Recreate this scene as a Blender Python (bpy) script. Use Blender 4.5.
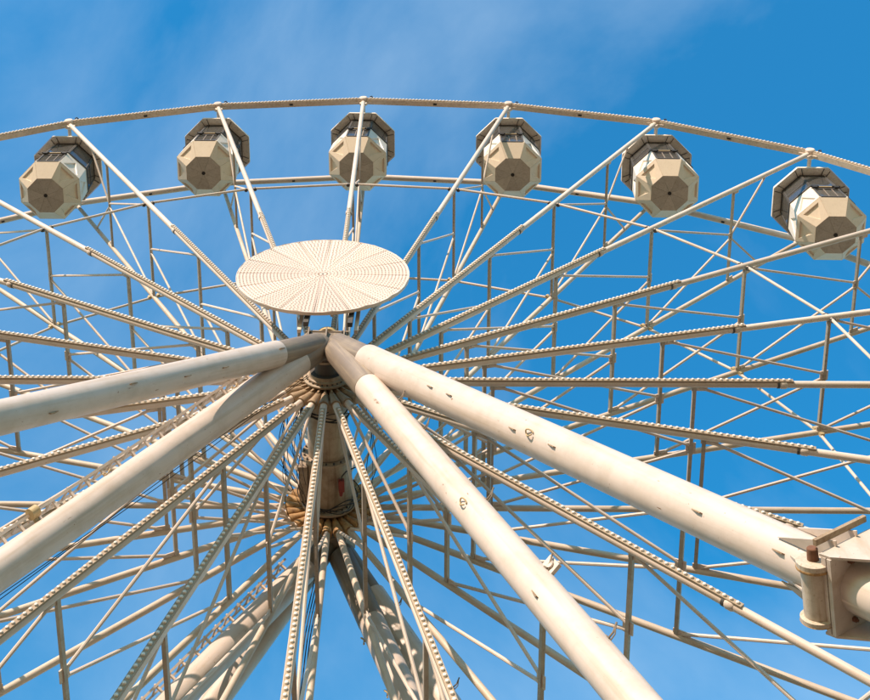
import bpy, math, random
import numpy as np
from mathutils import Vector, Matrix, Quaternion

for o in list(bpy.data.objects):
    bpy.data.objects.remove(o, do_unlink=True)
S = bpy.context.scene
COL = S.collection
random.seed(7)
RNG = np.random.default_rng(7)

# ------------------------------------------------------------------ layout constants (metres)
R = 20.0                      # rim radius
N = 24                        # spokes / gondolas
PHASE = -0.0288                # rotation of the wheel about its axle
H = 23.6977          # height of the axle
W = 1.45                      # half distance between the two rims
STEP = 2 * math.pi / N

# ------------------------------------------------------------------ camera
FPX = 1213.9
right = Vector((0.998323, 0.010748, 0.056874))
up = Vector((-0.004643, -0.964569, 0.26379))
f = Vector((-0.057695, 0.263612, 0.962902))
CAMPOS = Vector((2.3657, -13.9520, 1.7))
cam = bpy.data.cameras.new('camera')
camo = bpy.data.objects.new('camera', cam)
COL.objects.link(camo)
camo.matrix_world = Matrix(((right.x, up.x, -f.x, CAMPOS.x), (right.y, up.y, -f.y, CAMPOS.y),
                            (right.z, up.z, -f.z, CAMPOS.z), (0, 0, 0, 1)))
cam.sensor_fit = 'HORIZONTAL'
cam.sensor_width = 36
cam.lens = FPX / 870 * 36
cam.shift_x = 60.1 / 870
cam.shift_y = -275.7 / 870
cam.clip_end = 6000
S.camera = camo

# ------------------------------------------------------------------ sun, sky, exposure
SUN_AZ = math.radians(32)      # left of straight-in-front of the wheel
SUN_EL = math.radians(23)
sun_dir = Vector((-math.sin(SUN_AZ) * math.cos(SUN_EL), -math.cos(SUN_AZ) * math.cos(SUN_EL), math.sin(SUN_EL)))
sl = bpy.data.lights.new('sun', 'SUN')
sl.energy = 4.9
sl.angle = math.radians(0.5)
sl.color = (1.0, 0.785, 0.62)
so = bpy.data.objects.new('sun', sl)
COL.objects.link(so)
so.rotation_euler = sun_dir.to_track_quat('Z', 'Y').to_euler()
so.location = (-20, -40, 60)

world = bpy.data.worlds.new('World')
S.world = world
world.use_nodes = True
nt = world.node_tree
nt.nodes.clear()
n_out = nt.nodes.new('ShaderNodeOutputWorld')
n_bg = nt.nodes.new('ShaderNodeBackground')
n_sky = nt.nodes.new('ShaderNodeTexSky')
n_sky.sky_type = 'NISHITA'
n_sky.sun_disc = False
n_sky.sun_elevation = SUN_EL
n_sky.sun_rotation = math.atan2(sun_dir.x, sun_dir.y)
n_sky.air_density = 2.0
n_sky.dust_density = 0.0
n_sky.ozone_density = 6.0
n_bg.inputs['Strength'].default_value = 0.15
# thin cirrus veil over the whole sky
n_tc = nt.nodes.new('ShaderNodeTexCoord')
n_map = nt.nodes.new('ShaderNodeMapping')
n_map.inputs['Scale'].default_value = (3.0, 2.4, 2.4)
n_map.inputs['Location'].default_value = (2.0, 14.0, 7.0)
n_map.inputs['Rotation'].default_value = (0.2, 0.1, 0.6)
n_no = nt.nodes.new('ShaderNodeTexNoise')
n_no.inputs['Scale'].default_value = 0.75
n_no.inputs['Detail'].default_value = 8
n_no.inputs['Roughness'].default_value = 0.55
n_no.inputs['Distortion'].default_value = 0.5
n_ramp = nt.nodes.new('ShaderNodeValToRGB')
n_ramp.color_ramp.elements[0].position = 0.44
n_ramp.color_ramp.elements[0].color = (0.025, 0.025, 0.025, 1)
n_ramp.color_ramp.elements[1].position = 0.68
n_ramp.color_ramp.elements[1].color = (0.26, 0.26, 0.26, 1)
n_mix = nt.nodes.new('ShaderNodeMixRGB')
n_mix.inputs['Color2'].default_value = (4.2, 5.0, 5.6, 1)
L = nt.links.new
L(n_tc.outputs['Generated'], n_map.inputs['Vector'])
L(n_map.outputs[0], n_no.inputs['Vector'])
L(n_no.outputs[0], n_ramp.inputs[0])
L(n_ramp.outputs[0], n_mix.inputs['Fac'])
n_tint = nt.nodes.new('ShaderNodeMixRGB')
n_tint.blend_type = 'MULTIPLY'
n_tint.inputs['Fac'].default_value = 1
n_tint.inputs['Color2'].default_value = (0.95, 1.26, 1.2, 1)
n_hs = nt.nodes.new('ShaderNodeHueSaturation')
n_hs.inputs['Saturation'].default_value = 1.38
L(n_sky.outputs[0], n_hs.inputs['Color'])
L(n_hs.outputs[0], n_tint.inputs['Color1'])
L(n_tint.outputs[0], n_mix.inputs['Color1'])
L(n_mix.outputs[0], n_bg.inputs['Color'])
L(n_bg.outputs[0], n_out.inputs[0])

vs = S.view_settings
vs.view_transform = 'Standard'
vs.look = 'None'
vs.gamma = 1
vs.exposure = 0.55
vs.use_curve_mapping = False


# ------------------------------------------------------------------ materials
def paint(name, base, rough=0.38, grime=0.25, grime_col=(0.30, 0.22, 0.13), rust=0.0, scale=1.0, spec=0.5, chip=0.665):
    m = bpy.data.materials.new(name)
    m.use_nodes = True
    t = m.node_tree
    b = t.nodes['Principled BSDF']
    tc = t.nodes.new('ShaderNodeAttribute')
    tc.attribute_name = 'loc'
    oi = t.nodes.new('ShaderNodeObjectInfo')
    vm = t.nodes.new('ShaderNodeVectorMath')
    vm.operation = 'MULTIPLY_ADD'
    vm.inputs[1].default_value = (1, 1, 1)
    t.links.new(tc.outputs['Vector'], vm.inputs[0])
    sc = t.nodes.new('ShaderNodeVectorMath')
    sc.operation = 'SCALE'
    sc.inputs[0].default_value = (37, 19, 53)
    t.links.new(oi.outputs['Random'], sc.inputs['Scale'])
    t.links.new(sc.outputs[0], vm.inputs[2])
    # broad dirt
    n1 = t.nodes.new('ShaderNodeTexNoise')
    n1.inputs['Scale'].default_value = 2.3 * scale
    n1.inputs['Detail'].default_value = 9
    n1.inputs['Roughness'].default_value = 0.65
    t.links.new(vm.outputs[0], n1.inputs['Vector'])
    r1 = t.nodes.new('ShaderNodeValToRGB')
    r1.color_ramp.elements[0].position = 0.45
    r1.color_ramp.elements[1].position = 0.80
    t.links.new(n1.outputs[0], r1.inputs[0])
    g1 = t.nodes.new('ShaderNodeMath')
    g1.operation = 'MULTIPLY'
    g1.inputs[1].default_value = grime
    t.links.new(r1.outputs[0], g1.inputs[0])
    mx = t.nodes.new('ShaderNodeMixRGB')
    mx.inputs['Color1'].default_value = (*base, 1)
    mx.inputs['Color2'].default_value = (*grime_col, 1)
    t.links.new(g1.outputs[0], mx.inputs['Fac'])
    # runs and streaks along the member
    mp = t.nodes.new('ShaderNodeMapping')
    mp.inputs['Scale'].default_value = (9 * scale, 9 * scale, 0.45 * scale)
    t.links.new(vm.outputs[0], mp.inputs['Vector'])
    n3 = t.nodes.new('ShaderNodeTexNoise')
    n3.inputs['Scale'].default_value = 1.0
    n3.inputs['Detail'].default_value = 6
    n3.inputs['Roughness'].default_value = 0.6
    t.links.new(mp.outputs[0], n3.inputs['Vector'])
    r3 = t.nodes.new('ShaderNodeValToRGB')
    r3.color_ramp.elements[0].position = 0.50
    r3.color_ramp.elements[1].position = 0.72
    t.links.new(n3.outputs[0], r3.inputs[0])
    g3 = t.nodes.new('ShaderNodeMath')
    g3.operation = 'MULTIPLY'
    g3.inputs[1].default_value = min(0.6, grime * 1.5)
    t.links.new(r3.outputs[0], g3.inputs[0])
    mx3 = t.nodes.new('ShaderNodeMixRGB')
    mx3.inputs['Color2'].default_value = (*[c * 1.2 for c in grime_col], 1)
    t.links.new(g3.outputs[0], mx3.inputs['Fac'])
    t.links.new(mx.outputs[0], mx3.inputs['Color1'])
    mx = mx3
    mp4 = t.nodes.new('ShaderNodeMapping')
    mp4.inputs['Scale'].default_value = (11 * scale, 11 * scale, 3.2 * scale)
    t.links.new(vm.outputs[0], mp4.inputs['Vector'])
    n4 = t.nodes.new('ShaderNodeTexNoise')
    n4.inputs['Scale'].default_value = 1.0
    n4.inputs['Detail'].default_value = 10
    n4.inputs['Roughness'].default_value = 0.72
    t.links.new(mp4.outputs[0], n4.inputs['Vector'])
    r4 = t.nodes.new('ShaderNodeValToRGB')
    r4.color_ramp.elements[0].position = chip
    r4.color_ramp.elements[1].position = chip + 0.03
    t.links.new(n4.outputs[0], r4.inputs[0])
    mx4 = t.nodes.new('ShaderNodeMixRGB')
    mx4.inputs['Color2'].default_value = (0.24, 0.13, 0.06, 1)
    t.links.new(r4.outputs[0], mx4.inputs['Fac'])
    t.links.new(mx.outputs[0], mx4.inputs['Color1'])
    hv = t.nodes.new('ShaderNodeHueSaturation')
    mr = t.nodes.new('ShaderNodeMapRange')
    mr.inputs['To Min'].default_value = 0.88
    mr.inputs['To Max'].default_value = 1.06
    t.links.new(oi.outputs['Random'], mr.inputs['Value'])
    t.links.new(mr.outputs[0], hv.inputs['Value'])
    t.links.new(mx4.outputs[0], hv.inputs['Color'])
    mx = hv
    # specks and chips
    n2 = t.nodes.new('ShaderNodeTexNoise')
    n2.inputs['Scale'].default_value = 15 * scale
    n2.inputs['Detail'].default_value = 5
    n2.inputs['Roughness'].default_value = 0.7
    t.links.new(vm.outputs[0], n2.inputs['Vector'])
    r2 = t.nodes.new('ShaderNodeValToRGB')
    r2.color_ramp.elements[0].position = 0.70 - 0.25 * rust
    r2.color_ramp.elements[1].position = 0.74 - 0.15 * rust
    t.links.new(n2.outputs[0], r2.inputs[0])
    mx2 = t.nodes.new('ShaderNodeMixRGB')
    mx2.inputs['Color2'].default_value = (0.20, 0.075, 0.025, 1)
    t.links.new(r2.outputs[0], mx2.inputs['Fac'])
    t.links.new(mx.outputs[0], mx2.inputs['Color1'])
    t.links.new(mx2.outputs[0], b.inputs['Base Color'])
    rr = t.nodes.new('ShaderNodeMapRange')
    rr.inputs['To Min'].default_value = rough
    rr.inputs['To Max'].default_value = min(1, rough + 0.3)
    t.links.new(n1.outputs[0], rr.inputs['Value'])
    t.links.new(rr.outputs[0], b.inputs['Roughness'])
    b.inputs['Specular IOR Level'].default_value = spec
    bp = t.nodes.new('ShaderNodeBump')
    bp.inputs['Strength'].default_value = 0.12
    bp.inputs['Distance'].default_value = 0.01
    t.links.new(n1.outputs[0], bp.inputs['Height'])
    t.links.new(bp.outputs[0], b.inputs['Normal'])
    return m


def plain(name, col, rough=0.5, metal=0.0):
    return paint(name, col, rough, 0.15, tuple(c * 0.5 for c in col)) if not metal else metal_mat(name, col, rough)


def metal_mat(name, col, rough):
    m = paint(name, col, rough, 0.35, (0.12, 0.08, 0.05), 0.15)
    m.node_tree.nodes['Principled BSDF'].inputs['Metallic'].default_value = 0.8
    return m


def glass_mat(name, tint, gloss=0.2, haze=0.10):
    m = bpy.data.materials.new(name)
    m.use_nodes = True
    t = m.node_tree
    t.nodes.remove(t.nodes['Principled BSDF'])
    out = t.nodes['Material Output']
    tr = t.nodes.new('ShaderNodeBsdfTransparent')
    nz = t.nodes.new('ShaderNodeTexNoise')
    nz.inputs['Scale'].default_value = 4
    nz.inputs['Detail'].default_value = 6
    cr = t.nodes.new('ShaderNodeValToRGB')
    cr.color_ramp.elements[0].color = (*[c * 0.8 for c in tint], 1)
    cr.color_ramp.elements[1].color = (*[min(1, c * 1.15) for c in tint], 1)
    t.links.new(nz.outputs[0], cr.inputs[0])
    t.links.new(cr.outputs[0], tr.inputs['Color'])
    gl = t.nodes.new('ShaderNodeBsdfGlossy')
    gl.inputs['Roughness'].default_value = 0.08
    lw = t.nodes.new('ShaderNodeLayerWeight')
    lw.inputs['Blend'].default_value = 0.35
    ad = t.nodes.new('ShaderNodeMath')
    ad.operation = 'ADD'
    ad.use_clamp = True
    ad.inputs[1].default_value = gloss * 0.4
    t.links.new(lw.outputs['Fresnel'], ad.inputs[0])
    mx = t.nodes.new('ShaderNodeMixShader')
    df = t.nodes.new('ShaderNodeBsdfDiffuse')
    df.inputs['Color'].default_value = (0.55, 0.55, 0.53, 1)
    mdf = t.nodes.new('ShaderNodeMixShader')
    mdf.inputs[0].default_value = haze
    t.links.new(tr.outputs[0], mdf.inputs[1])
    t.links.new(df.outputs[0], mdf.inputs[2])
    t.links.new(ad.outputs[0], mx.inputs[0])
    t.links.new(mdf.outputs[0], mx.inputs[1])
    t.links.new(gl.outputs[0], mx.inputs[2])
    t.links.new(mx.outputs[0], out.inputs[0])
    return m


WHITE = (0.66, 0.555, 0.475)
M = {
    'leg': paint('leg_paint', (0.60, 0.51, 0.445), 0.33, 0.5, (0.33, 0.25, 0.16), 0.12, 0.8, 0.5, 0.66),
    'steel': paint('wheel_paint', WHITE, 0.36, 0.35, (0.36, 0.27, 0.17), 0.06, 1.2),
    'thin': paint('brace_paint', (0.60, 0.505, 0.43), 0.42, 0.35, (0.32, 0.25, 0.17), 0.06, 1.5),
    'rim': paint('rim_paint', (0.68, 0.575, 0.465), 0.4, 0.35, (0.3, 0.22, 0.13), 0.06, 1.3),
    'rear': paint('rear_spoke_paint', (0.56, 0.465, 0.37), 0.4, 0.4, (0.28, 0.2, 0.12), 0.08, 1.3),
    'channel': paint('channel_shade_paint', (0.36, 0.28, 0.19), 0.45, 0.5, (0.2, 0.13, 0.07), 0.1, 2),  # brown deepened to put the shade between lamp caps into the colour
    'bar': paint('bar_paint', (0.40, 0.35, 0.29), 0.45, 0.4, (0.22, 0.17, 0.12), 0.1, 1.5),
    'grimy': paint('grimy_paint', (0.36, 0.26, 0.16), 0.45, 0.9, (0.13, 0.06, 0.022), 0.35, 2.2),
    'rusty': paint('rusty_root', (0.42, 0.25, 0.10), 0.6, 0.95, (0.10, 0.04, 0.015), 0.6, 5.0),
    'worn': paint('worn_steel', (0.52, 0.44, 0.345), 0.3, 0.6, (0.22, 0.14, 0.07), 0.25, 3),
    'rust': paint('rust', (0.19, 0.085, 0.045), 0.75, 0.7, (0.09, 0.04, 0.025), 0.3, 6),
    'drum': paint('drum_paint', (0.36, 0.285, 0.20), 0.4, 0.85, (0.12, 0.065, 0.03), 0.12, 1.6),
    'sleeve_shadow': paint('sleeve_shadow_paint', (0.19, 0.15, 0.115), 0.42, 0.5, (0.34, 0.27, 0.19), 0.06),  # dark tone partly paints cast shadow onto the leg tops; small fittings share it
    'cap': paint('lamp_cap', (0.76, 0.69, 0.61), 0.3, 0.2, (0.45, 0.36, 0.25), 0.0, 6),
    'disc': paint('disc_paint', (0.66, 0.55, 0.475), 0.42, 0.2, (0.50, 0.40, 0.28), 0.0, 1.5),
    'dot': paint('disc_dot', (0.27, 0.16, 0.10), 0.5, 0.2, (0.1, 0.06, 0.03)),
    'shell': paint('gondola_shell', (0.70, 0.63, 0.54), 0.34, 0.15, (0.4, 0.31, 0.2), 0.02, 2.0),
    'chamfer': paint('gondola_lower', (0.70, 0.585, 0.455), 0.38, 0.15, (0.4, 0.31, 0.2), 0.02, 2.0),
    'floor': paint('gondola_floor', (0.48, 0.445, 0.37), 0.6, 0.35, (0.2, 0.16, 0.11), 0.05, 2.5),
    'canopy': paint('gondola_canopy', (0.82, 0.74, 0.63), 0.45, 0.3, (0.26, 0.21, 0.15), 0.03, 2.0),
    'frame': paint('dark_frame', (0.06, 0.055, 0.05), 0.45, 0.2, (0.12, 0.1, 0.07)),
    'black': paint('black_rubber', (0.018, 0.017, 0.016), 0.55, 0.2, (0.05, 0.04, 0.03)),
    'seat': paint('seat', (0.10, 0.09, 0.08), 0.6, 0.2, (0.05, 0.04, 0.03)),
    'red': paint('red_plug', (0.22, 0.03, 0.02), 0.5, 0.2, (0.1, 0.02, 0.02)),
    'brass': paint('bracket', (0.50, 0.38, 0.20), 0.45, 0.4, (0.25, 0.16, 0.07), 0.2, 4),
    'glass': glass_mat('window_glass', (0.74, 0.78, 0.82)),
    'smoke': glass_mat('smoked_glass', (0.26, 0.26, 0.28), 0.3, 0.1),
}
mg = bpy.data.materials.new('paving')
mg.use_nodes = True
tg = mg.node_tree
bk = tg.nodes.new('ShaderNodeTexBrick')
bk.inputs['Scale'].default_value = 1.0
bk.inputs['Color1'].default_value = (0.25, 0.14, 0.065, 1)
bk.inputs['Color2'].default_value = (0.21, 0.12, 0.055, 1)
bk.inputs['Mortar'].default_value = (0.09, 0.05, 0.025, 1)
bk.inputs['Mortar Size'].default_value = 0.01
tcg = tg.nodes.new('ShaderNodeTexCoord')
tg.links.new(tcg.outputs['Object'], bk.inputs['Vector'])
tg.links.new(bk.outputs['Color'], tg.nodes['Principled BSDF'].inputs['Base Color'])
tg.nodes['Principled BSDF'].inputs['Roughness'].default_value = 0.8


# ------------------------------------------------------------------ mesh helpers
def V(*a):
    return Vector(a)


def frame_of(d, hint=None):
    d = d.normalized()
    h = hint if hint is not None else (V(0, 1, 0) if abs(d.y) < 0.9 else V(0, 0, 1))
    a = (h - d * h.dot(d)).normalized()
    return a, d.cross(a)


class MB:
    def __init__(s):
        s.v, s.f, s.starts, s.a = [], [], [], []

    def ring_loft(s, rings, caps=True, local=None):
        n = len(rings[0])
        b = len(s.v)
        s.starts.append((b, len(s.f)))
        while len(s.a) < b:
            s.a.append(s.v[len(s.a)])
        for i, r in enumerate(rings):
            s.v += [tuple(p) for p in r]
            s.a += [tuple(p) for p in (r if local is None else local[i])]
        for i in range(len(rings) - 1):
            for j in range(n):
                k = (j + 1) % n
                s.f.append((b + i * n + j, b + i * n + k, b + (i + 1) * n + k, b + (i + 1) * n + j))
        if caps:
            s.f.append(tuple(b + j for j in reversed(range(n))))
            e = b + (len(rings) - 1) * n
            s.f.append(tuple(e + j for j in range(n)))
        return s

    def lathe(s, p0, axis, prof, n=20, hint=None, caps=True):
        """prof: list of (distance along axis, radius)"""
        axis = axis.normalized()
        a, b = frame_of(axis, hint)
        rings = []
        loc = []
        for t, r in prof:
            loc.append([(r * math.cos(2 * math.pi * j / n), r * math.sin(2 * math.pi * j / n), t + p0.x * 3.7 + p0.z * 1.3) for j in range(n)])
            c = p0 + axis * t
            rings.append([c + (a * math.cos(2 * math.pi * j / n) + b * math.sin(2 * math.pi * j / n)) * r for j in range(n)])
        return s.ring_loft(rings, caps, loc)

    def tube(s, p0, p1, r, n=12, r2=None, hint=None):
        d = p1 - p0
        return s.lathe(p0, d, [(0, r), (d.length, r if r2 is None else r2)], n, hint)

    def square(s, p0, p1, hx, hy=None, hint=None):
        hy = hx if hy is None else hy
        d = p1 - p0
        a, b = frame_of(d, hint)
        rings = [[c + a * hx * i + b * hy * j for i, j in ((1, 1), (-1, 1), (-1, -1), (1, -1))] for c in (p0, p1)]
        return s.ring_loft(rings)

    def box(s, c, ax, ay, az):
        """ax, ay, az: half-extent vectors"""
        rings = [[c + ax * i + ay * j + az * k for i, j in ((1, 1), (-1, 1), (-1, -1), (1, -1))] for k in (-1, 1)]
        return s.ring_loft(rings)

    def prism(s, pts, d):
        return s.ring_loft([[p for p in pts], [p + d for p in pts]])

    def poly(s, pts, r, n=6):
        rings = []
        a = None
        for i, p in enumerate(pts):
            d = (pts[min(i + 1, len(pts) - 1)] - pts[max(i - 1, 0)]).normalized()
            a, b = frame_of(d, a)
            rings.append([p + (a * math.cos(2 * math.pi * j / n) + b * math.sin(2 * math.pi * j / n)) * r for j in range(n)])
        return s.ring_loft(rings)

    def pieces(s):
        out = []
        for i, (b, fb) in enumerate(s.starts):
            e, fe = s.starts[i + 1] if i + 1 < len(s.starts) else (len(s.v), len(s.f))
            q = MB()
            q.v = s.v[b:e]
            q.a = s.a[b:e]
            q.f = [tuple(x - b for x in fc) for fc in s.f[fb:fe]]
            out.append(q)
        return out

    def meshes(s, name, mat, smooth=35):
        return [q.mesh(name, mat, smooth) for q in s.pieces()]

    def mesh(s, name, mat, smooth=35):
        m = bpy.data.meshes.new(name)
        m.from_pydata(s.v, [], s.f)
        m.materials.append(mat)
        at = m.attributes.new('loc', 'FLOAT_VECTOR', 'POINT')
        aa = s.a + s.v[len(s.a):]
        at.data.foreach_set('vector', [c for p in aa for c in p])
        import bmesh
        bm = bmesh.new()
        bm.from_mesh(m)
        bmesh.ops.recalc_face_normals(bm, faces=bm.faces)
        bm.to_mesh(m)
        bm.free()
        if smooth:
            m.shade_smooth()
            m.set_sharp_from_angle(angle=math.radians(smooth))
        return m


def put_all(name, meshes, parent, rot=None):
    return [put(name, m, parent, rot) for m in meshes]


def put(name, mesh, parent=None, rot=None, loc=None, kind=None, label=None):
    o = bpy.data.objects.new(name, mesh)
    COL.objects.link(o)
    if parent:
        o.parent = parent
    if rot is not None:
        o.rotation_euler = rot
    if loc is not None:
        o.location = loc
    if kind:
        o['kind'] = kind
    if label:
        o['label'] = label
    return o


def empty(name, loc, label, cat, group=None):
    o = bpy.data.objects.new(name, None)
    COL.objects.link(o)
    o.location = loc
    o['label'] = label
    o['category'] = cat
    if group:
        o['group'] = group
    return o


# ------------------------------------------------------------------ ground
g = MB()
g.v = [(-3000, -3000, 0), (3000, -3000, 0), (3000, 3000, 0), (-3000, 3000, 0)]
g.f = [(0, 1, 2, 3)]
put('ground', g.mesh('ground', mg, 0), kind='structure')

# ------------------------------------------------------------------ the wheel
wheel = empty('ferris_wheel', (0, 0, H), 'giant cream-painted steel observation wheel with two rims of braced spokes', 'ferris wheel')
BARS = [0.168 * R, 0.3703 * R, 0.5725 * R, 0.7767 * R]
R3 = 0.8627 * R
ROOT = 0.62
SP = 0.071      # spoke radius


def P(r, y):
    return V(0, y, r)


def Pk(r, y, k):
    return V(r * math.sin(k * STEP), y, r * math.cos(k * STEP))


def lamp_row(p0, p1, front, pitch, rad=0.036, h=0.052):
    """row of lamp caps from p0 to p1 standing up along 'front'"""
    m = MB()
    d = p1 - p0
    n = int(d.length / pitch)
    for i in range(n):
        c = p0 + d * ((i + 0.5) / n)
        m.lathe(c - front * 0.004, front, [(0, rad * 1.12), (h * 0.65, rad * 1.1), (h * 0.88, rad * 0.95), (h, rad * 0.6)], 8)
    return m


FRONT = V(0, -1, 0)
mesh = {}
# front spoke with its channel
m = MB().tube(P(ROOT, -W), P(R - 0.04, -W), SP, 16)
mesh['spoke_f'] = m.mesh('spoke', M['steel'])
m = MB().tube(P(ROOT, W), P(R - 0.04, W), SP * 0.92, 16)
mesh['spoke_b'] = m.mesh('spoke', M['rear'])
STRIP_END = 0.468 * R
m = MB().box(P((1.15 + STRIP_END) / 2, -W - SP - 0.004), V(0.048, 0, 0), V(0, 0.02, 0), V(0, 0, (STRIP_END - 1.15) / 2))
mesh['channel'] = m.mesh('light_channel', M['channel'], 0)
mesh['caps'] = lamp_row(P(1.2, -W - SP - 0.024), P(STRIP_END - 0.02, -W - SP - 0.024), FRONT, 0.112, 0.028, 0.034).mesh('lamp_caps', M['cap'], 50)
m = MB()
m.lathe(P(0.452 * R, -W), V(0, 0, 1), [(0, SP + 0.012), (0.045, SP + 0.012)], 16)
mesh['seam'] = m.mesh('joint_band', M['frame'])
m = MB()
m.lathe(P(0.452 * R + 0.05, -W), V(0, 0, 1), [(0, SP + 0.006), (0.03, SP + 0.02), (0.12, SP + 0.02), (0.15, SP + 0.004)], 16)
mesh['collar'] = m.mesh('joint_collar', M['steel'])
# spoke root forks
for key, y, mt in (('root_f', -W, 'grimy'), ('root_b', W, 'rusty')):
    m = MB()
    m.lathe(P(0.30, y), V(0, 0, 1), [(0, 0.05), (0.18, 0.055), (0.24, 0.07), (0.42, 0.085), (0.56, 0.108), (0.62, 0.108)], 12)
    m.box(P(0.47, y), V(0.075, 0, 0), V(0, 0.018, 0), V(0, 0, 0.12))
    m.box(P(0.47, y - 0.0), V(0.018, 0, 0), V(0, 0.085, 0), V(0, 0, 0.10))
    mesh[key] = m.mesh('spoke_root', M[mt])
for key, y in (('pin_f', -W), ('pin_b', W)):
    q = MB().lathe(V(-0.085, y, 0.50), V(1, 0, 0), [(0, 0.03), (0.17, 0.03)], 8)
    mesh[key] = q.mesh('root_pin', M['black'], 30)
# rim segments, straight between nodes
a0, a1 = Pk(R, -W, 0), Pk(R, -W, 1)
d = (a1 - a0).normalized()
mesh['rim_f'] = MB().square(a0 + d * 0.05, a1 - d * 0.05, 0.092, 0.085, V(0, 1, 0)).mesh('rim_segment', M['rim'], 0)
mm = (a0 + a1) / 2
nrm = mm.copy()
nrm.y = 0
nrm.normalize()
q = MB().box(mm + V(0, -0.092 - 0.004, 0), d * (mm - a0).length * 0.97, V(0, 0.022, 0), nrm * 0.062)
mesh['rim_channel'] = q.mesh('light_channel', M['channel'], 0)
mesh['rim_caps'] = lamp_row(a0 + d * 0.2 + V(0, -0.114, 0), a1 - d * 0.2 + V(0, -0.114, 0), FRONT, 0.12, 0.031, 0.036).mesh('lamp_caps', M['cap'], 50)
q = MB().box(mm - nrm * 0.096, d * 0.06, V(0, 0.03, 0), nrm * 0.018)
mesh['rim_clip'] = q.mesh('splice_clip', M['black'], 0)
b0, b1 = Pk(R, W, 0), Pk(R, W, 1)
mesh['rim_b'] = MB().tube(b0 + d * 0.05, b1 - d * 0.05, 0.105, 14).mesh('rim_segment', M['steel'])
mmb = (b0 + b1) / 2
q = MB().box(mmb - nrm * 0.108, d * 0.05, V(0, 0.03, 0), nrm * 0.018)
mesh['rim_clip_b'] = q.mesh('splice_clip', M['black'], 0)
# node fittings at the rim
for key, y, sgn in (('node_f', -W, -1), ('node_b', W, 1)):
    q = MB()
    q.lathe(P(R, y - 0.16), V(0, 1, 0), [(0, 0.12), (0.03, 0.15), (0.29, 0.15), (0.32, 0.12)], 14)
    q.box(P(R - 0.03, y), V(0.30, 0, 0), V(0, 0.014, 0), V(0, 0, 0.13))
    q.box(P(R - 0.22, y), V(0.12, 0, 0), V(0, 0.012, 0), V(0, 0, 0.14))
    mesh[key] = q.mesh('rim_node', M['steel'])
q = MB()
pts = [V(0.24, -W - 0.10, R + 0.02), V(0.25, -W - 0.15, R + 0.07), V(0.30, -W - 0.16, R + 0.08), V(0.34, -W - 0.12, R + 0.02)]
q.poly(pts, 0.022, 6)
mesh['hook'] = q.mesh('cable_hook', M['black'])
mesh['axle'] = MB().tube(P(R, -W + 0.15), P(R, W - 0.15), 0.062, 12).mesh('gondola_axle', M['steel'])
# secondary ring
for key, y in (('ring_f', -W), ('ring_b', W)):
    c0, c1 = Pk(BARS[2], y, 0), Pk(BARS[2], y, 1)
    dd = (c1 - c0).normalized()
    q = MB().tube(c0 + dd * 0.09, c1 - dd * 0.09, 0.036, 10)
    mesh[key] = q.mesh('inner_ring_segment', M['thin'])
q = MB()
for s in (-1, 1):
    q.lathe(V(s * 0.13, -W + 0.02, BARS[2] - 0.06), V(0, 0, 1), [(0, 0.05), (0.03, 0.06), (0.08, 0.06), (0.12, 0.045)], 8)
mesh['clamp_f'] = q.meshes('ring_clamp', M['frame'], 0)
q = MB()
for s in (-1, 1):
    q.lathe(V(s * 0.13, W - 0.02, BARS[2] - 0.05), V(0, 0, 1), [(0, 0.055), (0.1, 0.055)], 8)
mesh['clamp_b'] = q.meshes('ring_clamp', M['brass'], 0)
# cross bars and braces
mesh['bars'] = []
for i, rb in enumerate(BARS):
    hb = (0.036, 0.036, 0.035, 0.033)[i]
    mesh['bars'].append(MB().square(P(rb, -W + 0.06), P(rb, W - 0.06), hb, hb, V(0, 0, 1)).mesh('cross_bar', M['bar'], 0))
br = []
chain = [ROOT + 0.25] + BARS
for i in range(1, 5):
    for s in (-1, 1):
        br.append((P(chain[i] - 0.03, 0.06 * s), P(chain[i - 1] + 0.1, (W - 0.08) * s)))
for s in (-1, 1):
    br.append((P(BARS[3] + 0.03, 0.06 * s), P(R3, (W - 0.08) * s)))
mesh['braces'] = [MB().tube(a, b, 0.032, 8).mesh('brace', M['thin']) for a, b in br]
lug = []
for i, rb in enumerate(BARS):
    q = MB()
    for s in (-1, 1):
        q.box(P(rb + 0.10, s * (W - 0.105)), V(0.012, 0, 0), V(0, 0.045, 0), V(0, 0, 0.16))
    q.box(P(rb, 0), V(0.012, 0, 0), V(0, 0.12, 0), V(0, 0, 0.10))
    lug.append(q.meshes('gusset', M['thin'], 0))
mesh['lugs'] = lug

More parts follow.
